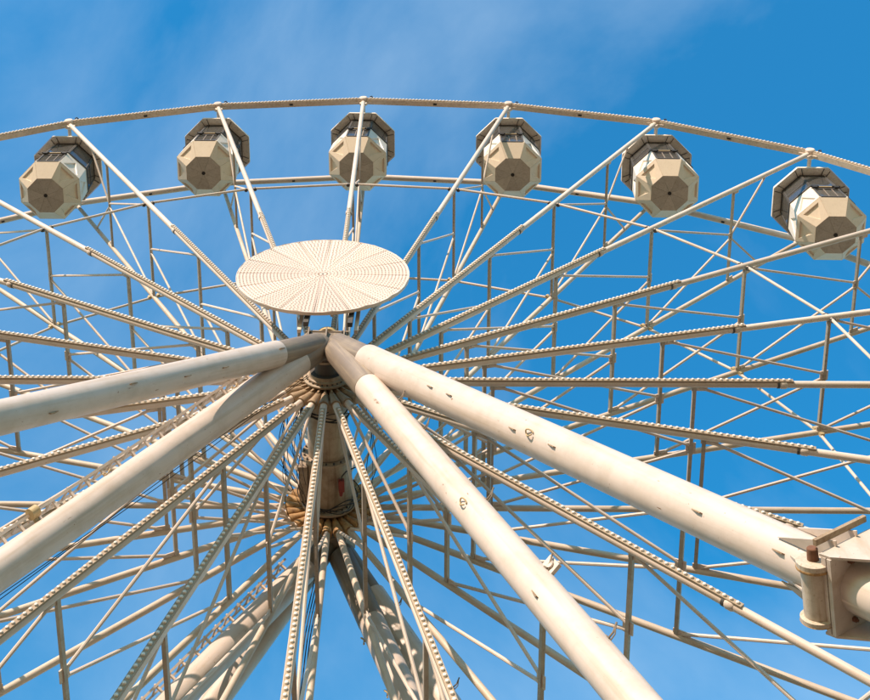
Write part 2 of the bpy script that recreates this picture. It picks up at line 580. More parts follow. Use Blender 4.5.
for k in range(N):
    kk = k - N // 2
    rot = (0, PHASE + kk * STEP, 0)
    sf = put('spoke', mesh['spoke_f'], wheel, rot)
    for nm, key in (('light_channel', 'channel'), ('joint_band', 'seam'), ('joint_collar', 'collar')):
        put(nm, mesh[key], sf)
    put('lamp_caps', mesh['caps'], sf, kind='stuff')
    put('spoke_root', mesh['root_f'], sf)
    put('root_pin', mesh['pin_f'], sf)
    sb = put('spoke', mesh['spoke_b'], wheel, rot)
    put('spoke_root', mesh['root_b'], sb)
    put('root_pin', mesh['pin_b'], sb)
    rf = put('rim_segment', mesh['rim_f'], wheel, rot)
    put('light_channel', mesh['rim_channel'], rf)
    put('lamp_caps', mesh['rim_caps'], rf, kind='stuff')
    put('splice_clip', mesh['rim_clip'], rf)
    rb = put('rim_segment', mesh['rim_b'], wheel, rot)
    put('splice_clip', mesh['rim_clip_b'], rb)
    nf = put('rim_node', mesh['node_f'], wheel, rot)
    put('cable_hook', mesh['hook'], nf)
    put('rim_node', mesh['node_b'], wheel, rot)
    put('gondola_axle', mesh['axle'], wheel, rot)
    r1 = put('inner_ring_segment', mesh['ring_f'], wheel, rot)
    put_all('ring_clamp', mesh['clamp_f'], r1)
    r2 = put('inner_ring_segment', mesh['ring_b'], wheel, rot)
    put_all('ring_clamp', mesh['clamp_b'], r2)
    for bm_, lg in zip(mesh['bars'], mesh['lugs']):
        cb = put('cross_bar', bm_, wheel, rot)
        put_all('gusset', lg, cb)
    for bm_ in mesh['braces']:
        put('brace', bm_, wheel, rot)

# hub drum
q = MB()
q.lathe(V(0, -1.30, 0), V(0, 1, 0), [(0, 0.40), (0.02, 0.42), (1.42, 0.42), (1.44, 0.40)], 40)
drum = put('hub_drum', q.mesh('hub_drum', M['drum']), wheel)
q = MB()
q.lathe(V(0, 0.14, 0), V(0, 1, 0), [(0, 0.44), (0.0, 0.55), (0.05, 0.55), (0.05, 0.50), (0.10, 0.48), (1.05, 0.48), (1.09, 0.46)], 40)
put('drum_sleeve', q.mesh('drum_sleeve', M['drum']), drum)
q = MB()
for a in range(20):
    t = a * math.pi / 10
    c = V(0.5 * math.cos(t), 0.135, 0.5 * math.sin(t))
    q.lathe(c, V(0, -1, 0), [(0, 0.022), (0.03, 0.022)], 6)
put('flange_bolts', q.mesh('flange_bolts', M['frame'], 0), drum, kind='stuff')
for y, s, rr in ((-W, -1, 0.47), (W, 1, 0.56)):
    q = MB()
    q.lathe(V(0, y + s * 0.10, 0), V(0, s, 0), [(0, rr - 0.06), (0.0, rr), (0.035, rr), (0.04, rr - 0.02)], 40)
    q.lathe(V(0, y - s * 0.14, 0), V(0, -s, 0), [(0, rr - 0.06), (0.0, rr + 0.02), (0.05, rr + 0.02), (0.055, rr - 0.04)], 40)
    q.lathe(V(0, y - s * 0.2, 0), V(0, s, 0), [(0, 0.34), (0.31, 0.34)], 32)
    hf = put('hub_flange', q.mesh('hub_flange', M['drum']), wheel)
    q = MB()
    for a in range(24):
        t = (a + 0.5) * math.pi / 12
        for yy in (y + s * 0.135, y - s * 0.19):
            c = V((rr - 0.07) * math.cos(t), yy, (rr - 0.07) * math.sin(t))
            q.lathe(c, V(0, s if yy == y + s * 0.135 else -s, 0), [(0, 0.02), (0.032, 0.02)], 6)
    put('flange_bolts', q.mesh('flange_bolts', M['frame'], 0), hf, kind='stuff')
    q = MB()
    q.lathe(V(0, y + s * 0.14, 0), V(0, s, 0), [(0, 0.40), (0.05, 0.40), (0.06, 0.36), (0.12, 0.34)], 36)
    put('bearing_ring', q.mesh('bearing_ring', M['drum']), hf)
    q = MB()
    q.lathe(V(0, y + s * 0.255, 0), V(0, s, 0), [(0, 0.335), (0.01, 0.33), (0.012, 0.24), (0.3, 0.22)], 28)
    put('bearing_core', q.mesh('bearing_core', M['frame']), hf)

# cables slung round the hub
for i in range(16):
    left_side = i < 13
    x0 = -RNG.uniform(0.35, 0.75) if left_side else RNG.uniform(0.5, 0.9)
    y0 = RNG.uniform(-1.35, -0.9)
    y1 = RNG.uniform(0.2, 1.35)
    z0 = RNG.uniform(-0.55, -0.1)
    pts = []
    nn = 26
    ph = RNG.uniform(0, 6.28, 6)
    lo = RNG.uniform(0.02, 0.11)
    fr = RNG.uniform(0.6, 1.8)
    for j in range(nn + 1):
        t = j / nn
        x = x0 + (-0.2 if left_side else 0.12) * math.sin(math.pi * t) + lo * math.sin(fr * 6.28 * t + ph[0])
        y = y0 + (y1 - y0) * t + lo * 0.9 * math.cos(fr * 6.28 * t + ph[1])
        z = z0 - 0.15 * math.sin(math.pi * t) + lo * 0.7 * math.sin(fr * 4.5 * t + ph[2])
        rr = math.hypot(x, z)
        if rr < 0.6:
            x *= 0.6 / rr
            z *= 0.6 / rr
        pts.append(V(x, y, z))
    put('cable', MB().poly(pts, RNG.uniform(0.005, 0.009), 5).mesh('cable', M['black']), wheel)
for i in range(9):
    yc = (-1.02 if i < 5 else 1.12) + RNG.uniform(-0.1, 0.1)
    rc = RNG.uniform(0.52, 0.62)
    p1, p2 = RNG.uniform(0, 6.28, 2)
    pts = []
    for j in range(49):
        w = j / 48 * 5.6 + p1
        rr = rc + 0.05 * math.sin(2 * w + p2) + 0.02 * math.sin(3 * w)
        pts.append(V(rr * math.cos(w), yc + 0.07 * math.sin(3 * w + p2), rr * math.sin(w)))
    put('cable', MB().poly(pts, RNG.uniform(0.008, 0.015), 5).mesh('cable', M['black']), wheel)
# one plug and lead hanging at the drum
q = MB()
q.box(V(0.3, 0.62, -0.47), V(0.055, 0, 0.02), V(0, 0.13, 0), V(-0.01, 0, 0.05))
q.lathe(V(0.3, 0.73, -0.48), V(-0.1, 1, 0), [(0, 0.05), (0.12, 0.03)], 10)
plug = put('power_plug', q.mesh('power_plug', M['red'], 0), wheel)
pts = [V(0.3, 0.5, -0.48), V(0.32, 0.38, -0.5), V(0.4, 0.3, -0.46), V(0.5, 0.3, -0.36), V(0.58, 0.36, -0.2)]
put('lead', MB().poly(pts, 0.013, 6).mesh('lead', M['black']), plug)
q = MB().box(V(-0.5, 0.75, -0.16), V(0.09, 0, 0), V(0, 0.42, 0), V(0, 0, 0.14))
put('junction_box', q.mesh('junction_box', M['drum'], 0), wheel)


# ------------------------------------------------------------------ support towers
def toward_cam(p, axis):
    v = (CAMPOS - p)
    v = v - axis * v.dot(axis)
    return v.normalized()


def build_leg(tower, A, G, rad, t0, sleeve_r, st=0.1, name='leg'):
    """A, G are world points; the tower Empty sits at the origin of its base"""
    base = Vector(tower.location)
    ax = (G - A).normalized()
    Ln = (G - A).length
    q = MB()
    s0 = A + ax * (Ln * t0)
    q.lathe(s0 - base, ax, [(0, rad - 0.03), (0.0, rad - 0.004), (0.012, rad), (Ln * (1 - t0) - 0.25, rad)], 40)
    leg = put(name, q.mesh(name, M['leg']), tower)
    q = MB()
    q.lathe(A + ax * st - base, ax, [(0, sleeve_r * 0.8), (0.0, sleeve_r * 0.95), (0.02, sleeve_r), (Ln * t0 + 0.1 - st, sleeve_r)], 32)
    put('leg_shadow_sleeve', q.mesh('leg_shadow_sleeve', M['sleeve_shadow']), leg)  # leg top whose dark colour partly stands in for cast shadow
    q = MB()
    q.box(V(G.x, G.y, 0.03) - base, V(0.7, 0, 0), V(0, 0.7, 0), V(0, 0, 0.03))
    q.prism([V(G.x - 0.55, G.y - 0.02, 0.06) - base, V(G.x + 0.55, G.y - 0.02, 0.06) - base, V(G.x, G.y - 0.02, 0.75) - base], V(0, 0.04, 0))
    put('base_plate', q.mesh('base_plate', M['leg'], 0), leg)
    q = MB()
    q.lathe(G + ax * -0.3 - base, ax, [(0, rad), (0.3, rad * 1.02)], 32)
    put('leg_foot', q.mesh('leg_foot', M['leg']), leg)
    for dist in (18.0,):
        if dist < Ln - 1 and dist > Ln * t0 + 0.5:
            q = MB()
            q.lathe(A + ax * dist - base, ax, [(0, rad - 0.002), (0.004, rad + 0.0015), (0.016, rad + 0.0015), (0.02, rad - 0.002)], 40)
            put('weld_seam', q.mesh('weld_seam', M['leg']), leg)
    return leg, ax, Ln


def tabs(leg, tower, A, ax, Ln, rad, spots):
    """small welded lugs on the side of the leg that faces the forecourt"""
    base = Vector(tower.location)
    for t, ang, kind in spots:
        c = A + ax * (Ln * t)
        n = Quaternion(ax, ang) @ toward_cam(c, ax)
        sd = ax.cross(n)
        c = c + n * rad
        q = MB()
        if kind == 'tab':
            q.prism([c - ax * 0.11 - n * 0.01 - base - sd * 0.008, c + ax * 0.11 - n * 0.01 - base - sd * 0.008,
                     c + ax * 0.09 + n * 0.035 - base - sd * 0.008, c + ax * 0.02 + n * 0.035 - base - sd * 0.008], sd * 0.016)
            put('welded_lug', q.mesh('welded_lug', M['grimy'], 0), leg)
        elif kind == 'ring':
            pts = []
            for j in range(13):
                w = j / 12 * 2 * math.pi * 0.93
                pts.append(c - base + n * 0.03 + ax * 0.075 * math.cos(w) + sd * 0.05 * math.sin(w) + n * 0.02 * math.sin(2 * w))
            q.poly(pts, 0.012, 8)
            put('shackle_ring', q.mesh('shackle_ring', M['brass']), leg)
        elif kind == 'pin':
            q.poly([c - base - n * 0.01, c - base + n * 0.09, c - base + n * 0.2 - ax * 0.06], 0.013, 6)
            q.poly([c - base - n * 0.01 + ax * 0.05, c - base + n * 0.09 + ax * 0.04, c - base + n * 0.17 - ax * 0.04], 0.009, 6)
            q.lathe(c - base - n * 0.02, n, [(0, 0.05), (0.03, 0.045)], 10)
            put('cleat', q.mesh('cleat', M['sleeve_shadow']), leg)
        elif kind == 'bracket':
            q.box(c - base + n * 0.07, ax * 0.12, sd * 0.03, n * 0.09)
            q.lathe(c - base + n * 0.07 - sd * 0.06, sd, [(0, 0.06), (0.12, 0.06)], 12)
            put('lamp_bracket', q.mesh('lamp_bracket', M['leg'], 30), leg)


def ladder(leg, tower, A, ax, Ln, rad, t0, t1, side):
    base = Vector(tower.location)
    mid = A + ax * (Ln * (t0 + t1) / 2)
    tc = toward_cam(mid, ax)
    sd = ax.cross(tc) * side
    lad = None
    p0, p1 = A + ax * (Ln * t0), A + ax * (Ln * t1)
    o1 = sd * (rad + 0.15) - tc * 0.10
    o2 = sd * (rad + 0.07) - tc * 0.40
    q = MB().square(p0 + o1 - base, p1 + o1 - base, 0.034, 0.022, tc)
    lad = put('ladder', q.mesh('ladder', M['steel'], 0), leg)
    q = MB().square(p0 + o2 - base, p1 + o2 - base, 0.028, 0.02, tc)
    put('ladder_rail', q.mesh('ladder_rail', M['steel'], 0), lad)
    o3 = sd * (rad * 0.75) - tc * 0.06
    nr = int((p1 - p0).length / 0.34)
    q0 = MB()
    dd = o2 - o1
    q0.square(V(0, 0, 0), dd, 0.016)
    rung = q0.mesh('rung', M['steel'], 0)
    q0 = MB()
    q0.square(V(0, 0, 0), o3 - o1, 0.02)
    q0.lathe(-ax * 0.0 + (o1 - o3).normalized() * 0.02, (o1 - o3), [(0, 0.022), (0.02, 0.018)], 8)
    post = q0.mesh('rung_post', M['steel'], 0)
    for i in range(nr):
        c = p0 + (p1 - p0) * ((i + 0.5) / nr) + o1 - base
        put('rung', rung, lad, loc=c)
        put('rung_post', post, lad, loc=c)
    # brackets
    for t in (0.30, 0.62, 0.86):
        c = p0 + (p1 - p0) * t - base
        q = MB()
        q.lathe(c + o1 - ax * 0.07 + tc * 0.05, ax, [(0, 0.07), (0.0, 0.095), (0.14, 0.095), (0.14, 0.07)], 14)
        q.box(c + o1 * 0.86, ax * 0.03, sd * 0.1, tc * 0.03)
        put('ladder_clamp', q.mesh('ladder_clamp', M['brass']), lad)
    return lad


YA = 2.33
ft = empty('support_tower', (0, -YA - 2, 0), 'tower of four thick cream tubular legs on the disc side of the wheel', 'support tower')
bt = empty('support_tower', (0, YA + 2, 0), 'tower of cream tubular legs seen through the spokes, carrying the axle end without a disc', 'support tower')


def build_head(tower, s):
    base = Vector(tower.location)
    c = V(0.0, s * (YA - 0.10), H) - base
    q = MB()
    # central block with chamfered top
    pr = [(-0.34, -0.26), (0.34, -0.26), (0.52, 0.0), (0.40, 0.26), (-0.40, 0.26), (-0.52, 0.0)]
    q.ring_loft([[c + V(x, y, z) for x, z in pr] for y in (-0.2, 0.2)])
    head = put('axle_head', q.mesh('axle_head', M['sleeve_shadow'], 20), tower)
    q = MB()
    q.box(c + V(0, s * -0.02, 0.285), V(0.44, 0, 0), V(0, 0.24, 0), V(0, 0, 0.022))
    put('top_plate', q.mesh('top_plate', M['sleeve_shadow'], 0), head)
    q = MB()
    for x in (-0.36, 0.0, 0.36):
        q.prism([c + V(x - 0.015, s * 0.2, 0.26), c + V(x - 0.015, s * 0.2, -0.22), c + V(x - 0.015, s * 0.32, 0.26)], V(0.03, 0, 0))
    put_all('gusset', q.meshes('gusset', M['sleeve_shadow'], 0), head)
    q = MB()
    q.lathe(c + V(0, 0, 0.30), V(0, 0, 1), [(0, 0.26), (0.12, 0.25), (0.22, 0.19), (0.28, 0.09), (0.29, 0.02)], 24)
    put('dome_cap', q.mesh('dome_cap', M['brass']), head)
    q = MB()
    q.lathe(c + V(0, -s * 0.18, 0), V(0, -s, 0), [(0, 0.30), (0.05, 0.30), (0.06, 0.2), (0.3, 0.2)], 30)
    put('bearing_housing', q.mesh('bearing_housing', M['drum']), head)
    q = MB()
    for x, z in ((-0.42, 0.16), (0.42, 0.16), (0.40, -0.14), (-0.40, -0.14)):
        q.lathe(c + V(x * 0.8, s * 0.19, z), V(0, s, 0), [(0, 0.06), (0.05, 0.06), (0.055, 0.03), (0.1, 0.03)], 10)
    put('head_bolts', q.mesh('head_bolts', M['frame']), head, kind='stuff')
    return head


build_head(ft, -1)
build_head(bt, 1)

LEGS = {   # name: (start offset x, foot x, foot y, radius, end of shadow-toned top)
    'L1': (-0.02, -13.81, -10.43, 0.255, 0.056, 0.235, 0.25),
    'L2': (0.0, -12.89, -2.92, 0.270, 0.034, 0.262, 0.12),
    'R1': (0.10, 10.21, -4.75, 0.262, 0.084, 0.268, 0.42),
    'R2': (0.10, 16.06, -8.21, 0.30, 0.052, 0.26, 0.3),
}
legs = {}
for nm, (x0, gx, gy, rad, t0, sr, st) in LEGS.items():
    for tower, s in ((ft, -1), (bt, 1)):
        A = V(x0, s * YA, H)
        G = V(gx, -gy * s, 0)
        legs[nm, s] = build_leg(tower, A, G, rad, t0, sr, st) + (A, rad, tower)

for tower, s in ((ft, -1), (bt, 1)):
    base = Vector(tower.location)
    for n1, n2 in (('L1', 'L2'), ('R1', 'R2'), ('L2', 'R1')):
        l1, l2 = legs[n1, s], legs[n2, s]
        pts = [l1[3] + l1[1] * 0.25, l1[3] + l1[1] * 1.15, l2[3] + l2[1] * 1.15, l2[3] + l2[1] * 0.25]
        if n1 == 'L2':
            pts = [l1[3] + l1[1] * 0.1, l1[3] + l1[1] * 0.55, l2[3] + l2[1] * 0.55, l2[3] + l2[1] * 0.1]
        nn = (pts[1] - pts[0]).cross(pts[2] - pts[0]).normalized()
        q = MB().prism([p - base - nn * 0.015 for p in pts], nn * 0.03)
        put('web_plate', q.mesh('web_plate', M['sleeve_shadow'], 0), tower)
        q = MB()
        c0 = sum(pts, V(0, 0, 0)) / 4
        q.lathe(c0 - base - nn * 0.06, nn, [(0, 0.05), (0.12, 0.05)], 8)
        put('web_bolt', q.mesh('web_bolt', M['frame'], 30), tower)

# fittings on the front legs
lg, ax, Ln, A, rad, tw = legs['R2', -1]
tabs(lg, tw, A, ax, Ln, rad, [(0.14, -0.1, 'tab'), (0.16, -0.12, 'tab'), (0.222, 0.1, 'tab'), (0.237, -0.05, 'ring'), (0.255, 0.05, 'tab'), (0.355, 0.0, 'tab'), (0.40, 0.1, 'tab')])
lg, ax, Ln, A, rad, tw = legs['R1', -1]
tabs(lg, tw, A, ax, Ln, rad, [(0.27, 0.1, 'ring'), (0.13, -1.4, 'pin'), (0.175, -1.4, 'pin'), (0.27, -1.45, 'pin'), (0.345, -1.45, 'bracket'),
                              (0.345, -1.3, 'pin'), (0.405, -1.45, 'pin'), (0.36, 0.3, 'tab')])
lg, ax, Ln, A, rad, tw = legs['L1', -1]
tabs(lg, tw, A, ax, Ln, rad, [(0.06, 0.3, 'tab'), (0.12, -0.1, 'tab'), (0.155, -0.1, 'tab'), (0.2, 0.2, 'tab'), (0.26, -0.4, 'tab')])
lg, ax, Ln, A, rad, tw = legs['L2', -1]
ladder(lg, tw, A, ax, Ln, rad, 0.05, 0.8, 1)
tabs(lg, tw, A, ax, Ln, rad, [(0.222, 1.5, 'ring'), (0.1, 1.5, 'ring')])
base = Vector(tw.location)
tc = toward_cam(A + ax * 8, ax)
sd = -ax.cross(tc)
for off in (0.03, 0.075):
    pts = [A + ax * (0.9 + j * 1.1) + sd * (rad + off + 0.015 * math.sin(j * 1.3 + off * 40)) - tc * 0.03 - base for j in range(22)]
    put('cable', MB().poly(pts, 0.007, 5).mesh('cable', M['black']), lg)
lg, ax, Ln, A, rad, tw = legs['L2', 1]
ladder(lg, tw, A, ax, Ln, rad, 0.04, 0.8, 1)
lg, ax, Ln, A, rad, tw = legs['R2', 1]
tabs(lg, tw, A, ax, Ln, rad, [(0.07, -1.5, 'pin'), (0.14, -1.5, 'pin'), (0.2, -1.5, 'pin')])
lg, ax, Ln, A, rad, tw = legs['R1', 1]
tabs(lg, tw, A, ax, Ln, rad, [(0.1, 1.5, 'ring'), (0.15, 1.5, 'ring')])
# cables hanging under the rear head
base = Vector(bt.location)
for i in range(4):
    pts = [V(-0.25 + 0.05 * i + 0.02 * math.sin(j), YA + 0.1 - 0.03 * j, H - 0.35 - 0.5 * j) - base for j in range(14)]
    put('cable', MB().poly(pts, 0.012, 5).mesh('cable', M['black']), bt)
q = MB()
q.lathe(V(-0.25, YA - 0.05, H - 0.45) - base, V(0.3, 0.3, -1), [(0, 0.1), (0.2, 0.16), (0.24, 0.16)], 16)
put('work_lamp', q.mesh('work_lamp', M['black']), bt)

# hinge joint on the outer right front leg
lg, ax, Ln, A, rad, tw = legs['R2', -1]
base = Vector(tw.location)
c = A + ax * (Ln * 0.427) - base
sd = V(0, -1, 0)                # the hinge pin lies level, along the axle direction
sd = (sd - ax * sd.dot(ax)).normalized()
tcam = ax.cross(sd)
if tcam.dot(CAMPOS - c - base) < 0:
    tcam = -tcam
hinge = None
q = MB()
q.box(c + ax * 0.02, ax * 0.03, sd * 0.44, tcam * 0.42)
hinge = put('leg_hinge', q.mesh('leg_hinge', M['leg'], 0), lg)
q = MB()
q.box(c + ax * 0.09, ax * 0.025, sd * 0.44, tcam * 0.42)
put('mating_flange', q.mesh('mating_flange', M['leg'], 0), hinge)
q = MB()
pc = c - ax * 0.14 + tcam * 0.40
q.lathe(pc - sd * 0.36, sd, [(0, 0.16), (0.0, 0.19), (0.05, 0.19), (0.06, 0.145), (0.62, 0.145), (0.63, 0.19), (0.70, 0.19), (0.71, 0.15)], 28)
put('hinge_barrel', q.mesh('hinge_barrel', M['worn']), hinge)
q = MB()
q.lathe(pc + sd * 0.34, sd, [(0, 0.065), (0.14, 0.06), (0.15, 0.05)], 14)
put('hinge_pin', q.mesh('hinge_pin', M['rust']), hinge)
q = MB()
q.lathe(pc + sd * 0.255, sd, [(0, 0.192), (0.015, 0.196), (0.03, 0.192)], 28)
q.lathe(pc - sd * 0.37, sd, [(0, 0.185), (0.01, 0.195), (0.02, 0.185)], 28)
for e in (-0.34, 0.34):
    for g_ in (-0.36, -0.12, 0.12, 0.36):
        if g_ > 0.3:
            continue
        qb = MB().lathe(c + ax * 0.114 + sd * e + tcam * g_, ax, [(0, 0.034), (0.035, 0.034), (0.04, 0.018), (0.06, 0.018)], 6)
        put('flange_bolt', qb.mesh('flange_bolt', M['rust'], 0), hinge)
put_all('rusty_washer', q.meshes('rusty_washer', M['rusty']), hinge)
q = MB()
for e in (-1, 1):
    p = c + sd * (0.455 * e) - sd * 0.014
    q.prism([p - ax * 0.03 + tcam * 0.42, p + ax * 0.10 + tcam * 0.40, p + ax * 0.62 - tcam * 0.02, p + ax * 0.62 - tcam * 0.42, p - ax * 0.03 - tcam * 0.42], sd * 0.028)
put_all('hinge_plate', q.meshes('hinge_plate', M['leg'], 0), hinge)
q = MB()
q.box(c + sd * 0.56 - ax * 0.10 - tcam * 0.02, ax * 0.022, sd * 0.035, tcam * 0.42)
put('stop_bar', q.mesh('stop_bar', M['grimy'], 0), hinge)
q = MB()
for s in (-1, 1):
    for e in (-0.5, 0.5):
        p = c - ax * 0.0 + sd * (s * 0.27)
        nn = sd * s
        q.prism([p + tcam * e * 0.34 - tcam * 0.012, p + tcam * e * 0.34 + nn * 0.27 - tcam * 0.012, p + tcam * e * 0.34 - ax * 0.85 - tcam * 0.012], tcam * 0.024)
for e in (-1, 1):
    p = c + sd * 0.16 * e + tcam * 0.26
    q.prism([p - sd * 0.012, p + tcam * 0.18 - sd * 0.012, p - ax * 0.6 - sd * 0.012], sd * 0.024)
put_all('hinge_gusset', q.meshes('hinge_gusset', M['leg'], 0), hinge)
# pull eye under the leg before the hinge
q = MB()
p = A + ax * (Ln * 0.405) - sd * (rad + 0.03) - base + tcam * 0.02
q.box(p, ax * 0.16, sd * 0.06, tcam * 0.02)
q.lathe(p - ax * 0.17 - tcam * 0.02, tcam, [(0, 0.07), (0.04, 0.07)], 14)
put('pull_eye', q.mesh('pull_eye', M['leg'], 30), lg)

# ------------------------------------------------------------------ round display disc above the hub
DR = 1.89
DC = V(-0.29, -2.72, H + 2.42)
disc = empty('round_display_disc', V(0, -YA - 0.05, H + 0.36), 'round cream perforated fan-panelled disc on short posts above the axle head', 'sign')
dbase = Vector(disc.location)
tilt = math.radians(-0.3)
dx = V(1, 0, 0)
dz = V(0, math.sin(-tilt), math.cos(tilt)).normalized()
dn = dx.cross(dz)
if dn.y > 0:
    dn = -dn
NS = 16
for i in range(NS):
    a0 = i * 2 * math.pi / NS
    a1 = (i + 1) * 2 * math.pi / NS

    def dp(r, a, off):
        return DC - dbase + (dx * math.cos(a) + dz * math.sin(a)) * r + dn * off

    def lift(r, u):
        return (0.5 - abs(u - 0.5)) * 0.05 * (r / DR)
    q = MB()
    nu = 6
    rows = []
    for (rr, th) in ((0.03, 0), (DR, 0)):
        rows.append([dp(rr, a0 + 0.005 + (a1 - a0 - 0.010) * u / nu, lift(rr, u / nu)) for u in range(nu + 1)])
    loop = rows[0] + rows[1][::-1]
    q.ring_loft([loop, [p - dn * 0.018 for p in loop]])
    pan = put('disc_panel', q.mesh('disc_panel', M['disc'], 0), disc)
    q = MB()
    row = 0
    rr = 0.10
    while rr < DR - 0.03:
        cnt = max(1, int(round(rr * (a1 - a0) / 0.078)))
        for j in range(cnt):
            u = (j + 0.5) / cnt
            a = a0 + (a1 - a0) * u
            c = dp(rr, a, lift(rr, u) + 0.001)
            b = len(q.v)
            ra = 0.016
            for w in range(6):
                ww = w * math.pi / 3
                q.v.append(tuple(c + dn * 0.004 + (dx * math.cos(ww) + dz * math.sin(ww)) * ra))
            q.f.append(tuple(range(b, b + 6)))
        rr += 0.075
    put('disc_lamps', q.mesh('disc_lamps', M['dot'], 0), pan, kind='stuff')
q = MB()
ro = []
for j in range(64):
    a = j * 2 * math.pi / 64
    ro.append([DC - dbase + (dx * math.cos(a) + dz * math.sin(a)) * (DR + o1) + dn * o2 for o1, o2 in ((-0.015, -0.06), (0.01, -0.06), (0.01, 0.012), (-0.002, 0.012))])
b = 0
for j in range(64):
    q.v += [tuple(p) for p in ro[j]]
for j in range(64):
    k = (j + 1) % 64
    for w in range(4):
        x = (w + 1) % 4
        q.f.append((j * 4 + w, j * 4 + x, k * 4 + x, k * 4 + w))
put('disc_rim', q.mesh('disc_rim', M['disc'], 30), disc)
q = MB()
q.lathe(DC - dbase - dn * 0.07, dn, [(0, DR - 0.02), (0.012, DR - 0.02)], 64)
put('backing_plate', q.mesh('backing_plate', M['channel']), disc)
q = MB()
for a in range(8):
    t = a * math.pi / 4 + 0.2
    q.square(DC - dbase - dn * 0.11, DC - dbase - dn * 0.10 + (dx * math.cos(t) + dz * math.sin(t)) * (DR - 0.05), 0.03)
put('disc_frame', q.mesh('disc_frame', M['steel'], 0), disc)
for x, mt, hw in ((-0.44, 'frame', 0.05), (0.46, 'frame', 0.05), (-0.58, 'steel', 0.04), (0.58, 'steel', 0.04)):
    q = MB()
    y = -0.18 if mt == 'frame' else -0.02
    q.square(V(x, y, -0.012), V(x, DC.y - dbase.y + 0.14, 2.6), hw)
    put('post', q.mesh('post', M[mt], 0), disc)
pts = [V(-0.42, -0.25, 0.42), V(-0.3, -0.28, 0.34), V(0.0, -0.28, 0.33), V(0.3, -0.26, 0.36), V(0.46, -0.25, 0.44)]
put('cable', MB().poly(pts, 0.012, 5).mesh('cable', M['black']), disc)

# ------------------------------------------------------------------ gondolas
C8 = math.cos(math.pi / 8)


def oc(ap, i, z):
    """corner i of an octagon with apothem ap (corner 0 starts the facet facing -y)"""
    a = -math.pi / 2 - math.pi / 8 + i * math.pi / 4
    return V(ap / C8 * math.cos(a), ap / C8 * math.sin(a), z)


Z_AX, Z_CAN, Z_RAIL, Z_BELT, Z_FLOOR = 0.0, -0.42, -1.60, -2.58, -3.04
A_CAN, A_TOP, A_RAIL, A_BELT, A_FLOOR = 1.13, 0.87, 0.95, 0.99, 0.575


def shrink(pts, k):
    c = sum(pts, V(0, 0, 0)) / len(pts)
    return [c + (p - c) * k for p in pts]


def panel(pts, th, pocket=None, pocket_depth=0.03):
    """thin plate; pocket = three (u, v) points giving a pressed-in triangle"""
    n = (pts[1] - pts[0]).cross(pts[3] - pts[0]).normalized()
    c = sum(pts, V(0, 0, 0)) / 4
    if n.dot(V(c.x, c.y, (c.z + 1.5) * 0.8)) < 0:
        n = -n
    q = MB()
    if pocket is None:
        q.ring_loft([pts, [p - n * th for p in pts]])
        return q

    def uv(u, v):
        a = pts[0].lerp(pts[1], u)
        b = pts[3].lerp(pts[2], u)
        return a.lerp(b, v)
    tri = [uv(*t) for t in pocket]
    b = len(q.v)
    cen = sum(tri, V(0, 0, 0)) / 3
    inner = [t + (cen - t) * 0.10 - n * pocket_depth for t in tri]
    q.v += [tuple(p) for p in pts] + [tuple(p) for p in tri] + [tuple(p) for p in inner] + [tuple(p - n * (th + pocket_depth)) for p in pts]
    # pts 0-3, tri 4-6, inner 7-9, back 10-13 ; triangle: 4 near pts0, 5 near pts1, 6 apex near the 2-3 edge
    q.f += [(0, 1, 5, 4), (1, 2, 6, 5), (2, 3, 6), (3, 0, 4, 6)]
    q.f += [(4, 5, 8, 7), (5, 6, 9, 8), (6, 4, 7, 9), (7, 8, 9)]
    q.f += [(13, 12, 11, 10)]
    for i in range(4):
        j = (i + 1) % 4
        q.f.append((i, i + 10, j + 10, j))
    return q


GM = []           # (name, mesh, children)
for i in range(8):
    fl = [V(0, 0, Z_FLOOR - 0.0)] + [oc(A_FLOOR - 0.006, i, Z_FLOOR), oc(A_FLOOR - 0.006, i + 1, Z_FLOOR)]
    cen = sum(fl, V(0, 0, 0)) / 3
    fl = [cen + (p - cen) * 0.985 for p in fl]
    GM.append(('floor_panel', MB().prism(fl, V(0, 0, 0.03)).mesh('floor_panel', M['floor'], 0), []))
GM.append(('floor_drain', MB().lathe(V(0, 0, Z_FLOOR - 0.012), V(0, 0, 1), [(0, 0.062), (0.02, 0.062)], 12).mesh('floor_drain', M['black'], 0), []))
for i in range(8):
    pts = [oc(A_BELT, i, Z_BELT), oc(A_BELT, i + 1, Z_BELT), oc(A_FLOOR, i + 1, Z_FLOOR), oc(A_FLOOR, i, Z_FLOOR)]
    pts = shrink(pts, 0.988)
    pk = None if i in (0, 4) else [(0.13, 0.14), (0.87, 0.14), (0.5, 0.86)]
    GM.append(('hull_panel', panel(pts, 0.012, pk, 0.045).mesh('hull_panel', M['chamfer'], 0), []))
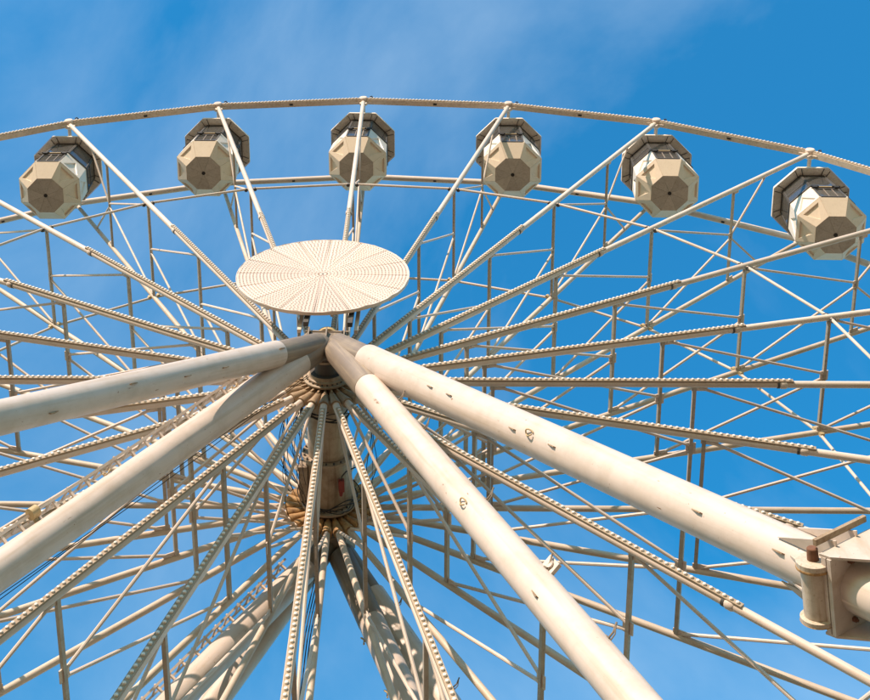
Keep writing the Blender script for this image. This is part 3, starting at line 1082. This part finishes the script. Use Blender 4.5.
for i in range(8):
    zt = Z_RAIL if i not in (0,) else Z_BELT + 0.04
    at = A_RAIL if i not in (0,) else A_BELT
    pts = [oc(A_BELT + 0.004, i, Z_BELT + 0.006), oc(A_BELT + 0.004, i + 1, Z_BELT + 0.006), oc(at, i + 1, zt), oc(at, i, zt)]
    pts = shrink(pts, 0.99)
    pk = None if i in (0, 4) else [(0.12, 0.10), (0.88, 0.10), (0.5, 0.80)]
    if i == 0:
        pts2 = [oc(A_BELT - 0.01, 0, Z_BELT + 0.02), oc(A_BELT - 0.01, 1, Z_BELT + 0.02), oc(A_RAIL + 0.01, 1, -1.78), oc(A_RAIL + 0.01, 0, -1.78)]
        pts2 = shrink(pts2, 0.9)
        ch = []
        q = MB()
        for j in range(4):
            q.square(pts2[j], pts2[(j + 1) % 4], 0.024)
        ch.append(('door_frame', q.mesh('door_frame', M['frame'], 0)))
        q = MB()
        q.square(pts2[0].lerp(pts2[1], 0.38), pts2[3].lerp(pts2[2], 0.38), 0.014)
        q.square(pts2[0].lerp(pts2[1], 0.72), pts2[3].lerp(pts2[2], 0.72), 0.014)
        ch += [('door_bar', x) for x in q.meshes('door_bar', M['sleeve_shadow'], 0)]
        for s in (0.06, 0.94):
            q = MB()
            c = pts2[3].lerp(pts2[2], s)
            q.box(c + V(0, -0.02, 0.06), V(0.07, 0, 0), V(0, 0.05, 0), V(0, 0, 0.06))
            q.lathe(c + V(-0.12, -0.05, 0.09), V(1, 0, 0), [(0, 0.03), (0.24, 0.03)], 8)
            ch.append(('door_hinge', q.mesh('door_hinge', M['black'], 30)))
        q = MB()
        q.box(pts2[3].lerp(pts2[2], 0.5) + V(0, -0.03, 0.10), V(0.30, 0, 0), V(0, 0.02, 0), V(0, 0, 0.018))
        ch.append(('door_handle', q.mesh('door_handle', M['brass'], 0)))
        GM.append(('door', panel(pts2, 0.012).mesh('door', M['smoke'], 0), ch))
        for e0, e1 in ((0.0, 0.07), (0.93, 1.0)):
            def lerp_e(p, q_, e):
                return p.lerp(q_, e)
            bt0, bt1 = oc(A_BELT + 0.004, 0, Z_BELT + 0.006), oc(A_BELT + 0.004, 1, Z_BELT + 0.006)
            tp0, tp1 = oc(A_RAIL, 0, Z_RAIL), oc(A_RAIL, 1, Z_RAIL)
            pj = [bt0.lerp(bt1, e0), bt0.lerp(bt1, e1), tp0.lerp(tp1, e1), tp0.lerp(tp1, e0)]
            GM.append(('door_jamb', panel(pj, 0.03).mesh('door_jamb', M['shell'], 0), []))
    else:
        ch = []
        q = MB()
        q.square(oc(A_RAIL + 0.01, i, Z_RAIL + 0.015), oc(A_RAIL + 0.01, i + 1, Z_RAIL + 0.015), 0.022)
        ch.append(('handrail', q.mesh('handrail', M['frame'], 0)))
        GM.append(('wall_panel', panel(pts, 0.012, pk, 0.045).mesh('wall_panel', M['shell'], 0), ch))
for i in range(8):
    zb = Z_RAIL + 0.04
    zt = Z_CAN + 0.02
    if i == 0:
        zb = -1.62
    pts = [oc(A_RAIL - 0.01, i, zb), oc(A_RAIL - 0.01, i + 1, zb), oc(A_TOP, i + 1, zt), oc(A_TOP, i, zt)]
    pts = shrink(pts, 0.95)
    q = MB()
    for j in range(4):
        q.square(pts[j], pts[(j + 1) % 4], 0.016)
    if i in (2, 5, 7):
        q.square(pts[0].lerp(pts[3], 0.45), pts[1].lerp(pts[2], 0.45), 0.012)
    GM.append(('window_pane', panel(pts, 0.008).mesh('window_pane', M['glass'], 0), [('window_frame', q.mesh('window_frame', M['frame'], 0))]))
    q = MB().square(oc(A_RAIL - 0.03, i, Z_RAIL - 0.02), oc(A_TOP - 0.03, i, Z_CAN + 0.1), 0.022)
    GM.append(('corner_post', q.mesh('corner_post', M['sleeve_shadow'], 0), []))
for i in range(8):
    pts = [oc(A_CAN, i, Z_CAN), oc(A_CAN, i + 1, Z_CAN), oc(0.22, i + 1, -0.20), oc(0.22, i, -0.20)]
    pts = shrink(pts, 0.995)
    q = MB()
    q.ring_loft([pts, [p + V(0, 0, 0.022) for p in pts]])
    lip = [oc(A_CAN, i, Z_CAN), oc(A_CAN, i + 1, Z_CAN)]
    e = (lip[1] - lip[0])
    out = V(0, 0, 0) + (lip[0] + lip[1]) / 2
    out.z = 0
    out.normalize()
    q.box((lip[0] + lip[1]) / 2 + V(0, 0, -0.012) + out * 0.012, e * 0.498, out * 0.009, V(0, 0, 0.045))
    ch = []
    r = MB()
    for s in (0.12, 0.88):
        c0 = lip[0].lerp(lip[1], s) * 0.97
        c0.z = Z_CAN - 0.004
        c1 = oc(A_TOP, i, Z_CAN + 0.04).lerp(oc(A_TOP, i + 1, Z_CAN + 0.04), s)
        r.square(c0, c1, 0.009)
    ch += [('canopy_bracket', x) for x in r.meshes('canopy_bracket', M['frame'], 0)]
    GM.append(('canopy_panel', q.mesh('canopy_panel', M['canopy'], 0), ch))
q = MB().lathe(V(0, 0, -0.26), V(0, 0, 1), [(0, 0.25), (0.07, 0.25), (0.11, 0.18), (0.12, 0.12)], 16)
GM.append(('canopy_cap', q.mesh('canopy_cap', M['shell']), []))
q = MB()
for y in (-0.55, 0.55):
    q.lathe(V(0, y - 0.06, 0), V(0, 1, 0), [(0, 0.068), (0.0, 0.105), (0.12, 0.105), (0.12, 0.068)], 16)
    q.square(V(0, y, -0.1), V(0, y * 1.0, -0.3), 0.05)
q.square(V(0, -0.62, -0.335), V(0, 0.62, -0.335), 0.05)
GM.append(('hanger', q.mesh('hanger', M['steel']), []))
q = MB()
ins = [oc(A_RAIL - 0.08, i, -2.30) for i in range(8)]
inn = [oc(0.62, i, -2.30) for i in range(8)]
for i in range(1, 8):
    if i == 0:
        continue
    j = (i + 1) % 8
    q.ring_loft([[ins[i], ins[j], inn[j], inn[i]], [p + V(0, 0, 0.09) for p in (ins[i], ins[j], inn[j], inn[i])]])
    q.ring_loft([[ins[i], ins[j], ins[j] * 0.96, ins[i] * 0.96], [V(p.x, p.y, -1.75) for p in (ins[i], ins[j], ins[j] * 0.96, ins[i] * 0.96)]])
GM.append(('bench', q.mesh('bench', M['seat'], 0), []))
q = MB().lathe(V(0, 0, Z_FLOOR + 0.03), V(0, 0, 1), [(0, 0.05), (0.75, 0.05), (0.76, 0.24), (0.79, 0.24)], 16)
GM.append(('table', q.mesh('table', M['sleeve_shadow']), []))

ORD = ['', 'first', 'second', 'third', 'fourth', 'fifth', 'sixth', 'seventh', 'eighth', 'ninth', 'tenth', 'eleventh']
for k in range(-11, 13):
    a = PHASE + k * STEP
    p = V(R * math.sin(a), 0, H + R * math.cos(a))
    if k == 0:
        lab = 'cream octagonal gondola at the very top of the wheel, crossed by the upright spoke'
    elif k == 12:
        lab = 'cream octagonal gondola at the lowest point of the wheel'
    else:
        lab = 'cream octagonal gondola, %s from the topmost one towards the leg with %s' % (ORD[abs(k)], 'the hinge joint' if k > 0 else 'the ladder')
    e = empty('gondola', p, lab, 'gondola', 'gondolas hanging round the rim')
    sway = RNG.normal(0, 0.012)
    e.rotation_euler = (RNG.normal(0, 0.01), sway, 0)
    for nm, me, ch in GM:
        o = put(nm, me, e)
        for cn, cm in ch:
            put(cn, cm, o)
